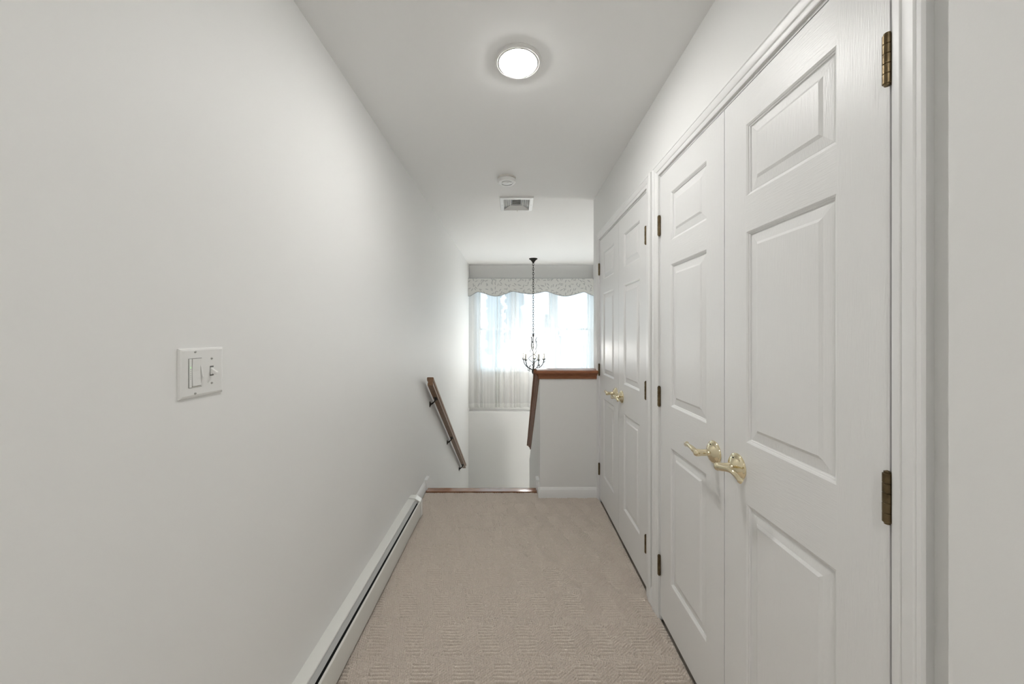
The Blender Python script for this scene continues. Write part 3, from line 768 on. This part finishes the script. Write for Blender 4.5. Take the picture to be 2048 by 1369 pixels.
# ------------------------------------------------------------------ chandelier
def chandelier():
    cx, cy = 0.304, 5.5
    r = empty('chandelier', (cx, cy, CEIL), 'leafy bronze candle chandelier hanging on a chain before the window', 'chandelier')
    bm = NB(); lathe(bm, [(0.001, 0), (0.066, 0), (0.066, 0.004), (0.058, 0.012), (0.040, 0.026), (0.020, 0.050), (0.012, 0.066), (0.008, 0.072), (0.001, 0.074)], (cx, cy, CEIL), 'z', 36, -1)
    obj('canopy', bm, M_IRON, r, smooth=40)
    zc0, zc1 = CEIL - 0.070, 1.305
    n = 30; step = (zc0 - zc1) / n
    def link(rot):
        bm = NB(); pts = []
        for k in range(17):
            t = 2 * math.pi * k / 16
            pts.append((0.0105 * math.cos(t) * (1 if rot == 0 else 0), 0.0105 * math.cos(t) * (1 if rot else 0), (step * 0.5 + 0.006) * math.sin(t)))
        tube(bm, pts, 0.0036, 6)
        bmesh.ops.recalc_face_normals(bm, faces=bm.faces[:])
        me = bpy.data.meshes.new('chain_link'); bm.to_mesh(me); bm.free(); me.materials.append(M_IRON)
        return me
    lk = [link(0), link(1)]
    for k in range(n): place('chain_link', lk[k % 2], (cx, cy, zc0 - step * (k + 0.5)), r)
    P = lambda a, rad, z: (cx + rad * math.cos(a), cy + rad * math.sin(a), z)
    bm = NB(); lathe(bm, [(0.001, 1.312), (0.006, 1.310), (0.010, 1.290), (0.016, 1.275), (0.010, 1.255), (0.0055, 1.245), (0.0055, 0.80), (0.010, 0.785), (0.012, 0.76), (0.020, 0.745), (0.023, 0.715), (0.016, 0.690), (0.006, 0.675), (0.001, 0.670)], (cx, cy, 0), 'z', 16)
    obj('stem', bm, M_IRON, r, smooth=40)
    def leaf(base, tip, w, parent):
        b, t = Vector(base), Vector(tip); d = t - b
        s = d.cross(Vector((0, 0, 1)))
        s = (s if s.length > 1e-5 else Vector((1, 0, 0))).normalized()
        up = s.cross(d).normalized()
        prof = [(0, 0.12), (0.2, 0.55), (0.45, 1.0), (0.7, 0.8), (0.9, 0.35), (1.0, 0.03)]
        rings = []
        for q, ww in prof:
            c = b + d * q + up * (0.25 * d.length * (q - q * q))
            h = w * ww
            rings.append([c - s * h, c + up * 0.0025, c + s * h, c - up * 0.0012])
        bm = NB(); skin(bm, rings); obj('leaf', bm, M_IRON, parent)
    for k in range(5):
        a = 2 * math.pi * k / 5 + 0.2
        leaf(P(a, 0.006, 1.285), P(a, 0.050, 1.305), 0.010, r)
    # upper scrolls
    for k in range(3):
        a = 2 * math.pi * k / 3 + 0.05
        bm = NB()
        tube(bm, bez([P(a, 0.012, 1.03), P(a, 0.045, 1.08), P(a, 0.052, 1.13), P(a, 0.040, 1.185), P(a, 0.040, 1.215), P(a, 0.056, 1.245)], 5), 0.0050, 6)
        sc = obj('scroll', bm, M_IRON, r, smooth=60)
        leaf(P(a, 0.040, 1.190), P(a + 0.3, 0.066, 1.160), 0.009, sc)
        leaf(P(a, 0.044, 1.225), P(a - 0.2, 0.066, 1.255), 0.009, sc)
    # twining vines
    for k in range(2):
        pts = []
        for i in range(34):
            q = i / 33; a = 2 * math.pi * (1.25 * q) + k * math.pi + 0.5
            pts.append(P(a, 0.012 + 0.060 * math.sin(math.pi * min(1, q * 1.15)) , 0.80 + 0.34 * q))
        bm = NB(); tube(bm, pts, 0.0042, 6); vn = obj('vine', bm, M_IRON, r, smooth=60)
        leaf(pts[14], (pts[14][0] + 0.03, pts[14][1], pts[14][2] + 0.03), 0.009, vn)
        leaf(pts[24], (pts[24][0] - 0.03, pts[24][1], pts[24][2] + 0.03), 0.009, vn)
    # arms with candles
    for k in range(5):
        a = 2 * math.pi * k / 5 + math.pi * 0.045
        bm = NB()
        pts = bez([P(a, 0.012, 0.735), P(a, 0.055, 0.765), P(a, 0.105, 0.785), P(a, 0.145, 0.825), P(a, 0.163, 0.875), P(a, 0.165, 0.895)], 6)
        tube(bm, pts, 0.0064, 8); arm = obj('arm', bm, M_IRON, r, smooth=60)
        bm = NB(); lathe(bm, [(0.001, 0.886), (0.008, 0.888), (0.012, 0.897), (0.028, 0.904), (0.034, 0.910), (0.030, 0.909), (0.012, 0.905), (0.001, 0.905)], (*P(a, 0.165, 0)[:2], 0), 'z', 18)
        obj('candle_cup', bm, M_IRON, arm, smooth=40)
        bm = NB(); lathe(bm, [(0.001, 0.904), (0.0115, 0.904), (0.0115, 1.000), (0.009, 1.004), (0.001, 1.004)], (*P(a, 0.165, 0)[:2], 0), 'z', 14)
        obj('candle', bm, M_CANDLE, arm, smooth=40)
        bm = NB(); lathe(bm, [(0.001, 1.003), (0.006, 1.004), (0.0085, 1.014), (0.013, 1.030), (0.0125, 1.042), (0.008, 1.058), (0.003, 1.072), (0.001, 1.076)], (*P(a, 0.165, 0)[:2], 0), 'z', 14)
        obj('bulb', bm, M_BULB, arm, smooth=60)
        leaf(P(a, 0.150, 0.840), P(a + 0.2, 0.205, 0.870), 0.011, arm)
        leaf(P(a, 0.090, 0.780), P(a + 0.45, 0.120, 0.830), 0.011, arm)
        leaf(P(a, 0.165, 0.905), P(a - 0.2, 0.210, 0.925), 0.009, arm)
        # small curl and crystal drop below each arm
        bm = NB()
        cpts = [P(a, 0.085 + 0.030 * math.cos(t) * (1 - 0.085 * t), 0.745 + 0.028 * math.sin(t) * (1 - 0.085 * t)) for t in np.linspace(0.6, 8.5, 30)]
        tube(bm, cpts, 0.0032, 6); obj('curl', bm, M_IRON, arm, smooth=60)
        bm = NB(); lathe(bm, [(0.0006, 0.0), (0.0015, -0.012), (0.006, -0.026), (0.008, -0.036), (0.004, -0.046), (0.0006, -0.050)], (*P(a, 0.168, 0)[:2], 0.815), 'z', 8)
        obj('crystal_drop', bm, M_CRYSTAL, arm)
    bm = NB(); lathe(bm, [(0.0006, 0.676), (0.006, 0.668), (0.012, 0.652), (0.010, 0.636), (0.0006, 0.622)], (cx, cy, 0), 'z', 10)
    obj('crystal_drop', bm, M_CRYSTAL, r)
chandelier()

# ------------------------------------------------------------------ outdoors, seen only through the sheer curtain
bm = NB(); box(bm, -40, 40, 7.0, 90, -1.9, -1.7)
tag(obj('ground', bm, M_GRASS), 'pale ground outside the window', 'ground', kind='structure')
def tree(x, y, h, w, label):
    root = empty('tree', (x, y, -1.7), label, 'tree', 'trees outside the window')
    bm = NB(); tube(bm, [(x, y, -1.75), (x + 0.1, y, -1.7 + h * 0.4), (x, y, -1.7 + h * 0.8)], [0.2, 0.15, 0.06], 8); obj('trunk', bm, M_BARK, root)
    bm = NB()
    for i in range(420):
        q = random.random() ** 0.8; a = random.random() * 6.283
        rr = w * (1 - q) ** 0.8 * math.sqrt(random.random()) + 0.1
        c = Vector((x + rr * math.cos(a), y + rr * math.sin(a), -1.7 + h * (0.12 + 0.88 * q)))
        s = 0.22 + 0.35 * random.random()
        m = Matrix.Translation(c) @ Matrix.Rotation(random.random() * 6.28, 4, 'Z') @ Matrix.Rotation(random.random() * 3, 4, 'X') @ Matrix.Diagonal((s, s * 0.7, s * 0.5, 1))
        bmesh.ops.create_icosphere(bm, subdivisions=1, radius=1, matrix=m)
    obj('foliage', bm, M_LEAF, root)
tree(-1.6, 30.0, 10.0, 0.40, 'tall narrow tree blurred behind left side of the curtain')
tree(0.05, 28.0, 11.0, 0.50, 'tall narrow tree blurred behind curtain, left of chandelier chain')
tree(3.6, 36.0, 4.6, 1.6, 'low bushy tree blurred behind curtain, right of chandelier chain')

# daylight enters through the window: sampling guide only, gives off nothing itself
pl = bpy.data.lights.new('window_portal', 'AREA'); pl.shape = 'RECTANGLE'; pl.size = WX1 - WX0; pl.size_y = WZ1 - WZ0
pl.cycles.is_portal = True
po = bpy.data.objects.new('window_portal', pl); C.objects.link(po)
po.location = ((WX0 + WX1) / 2, 6.19, (WZ0 + WZ1) / 2); po.rotation_euler = (-math.pi / 2, 0, 0)
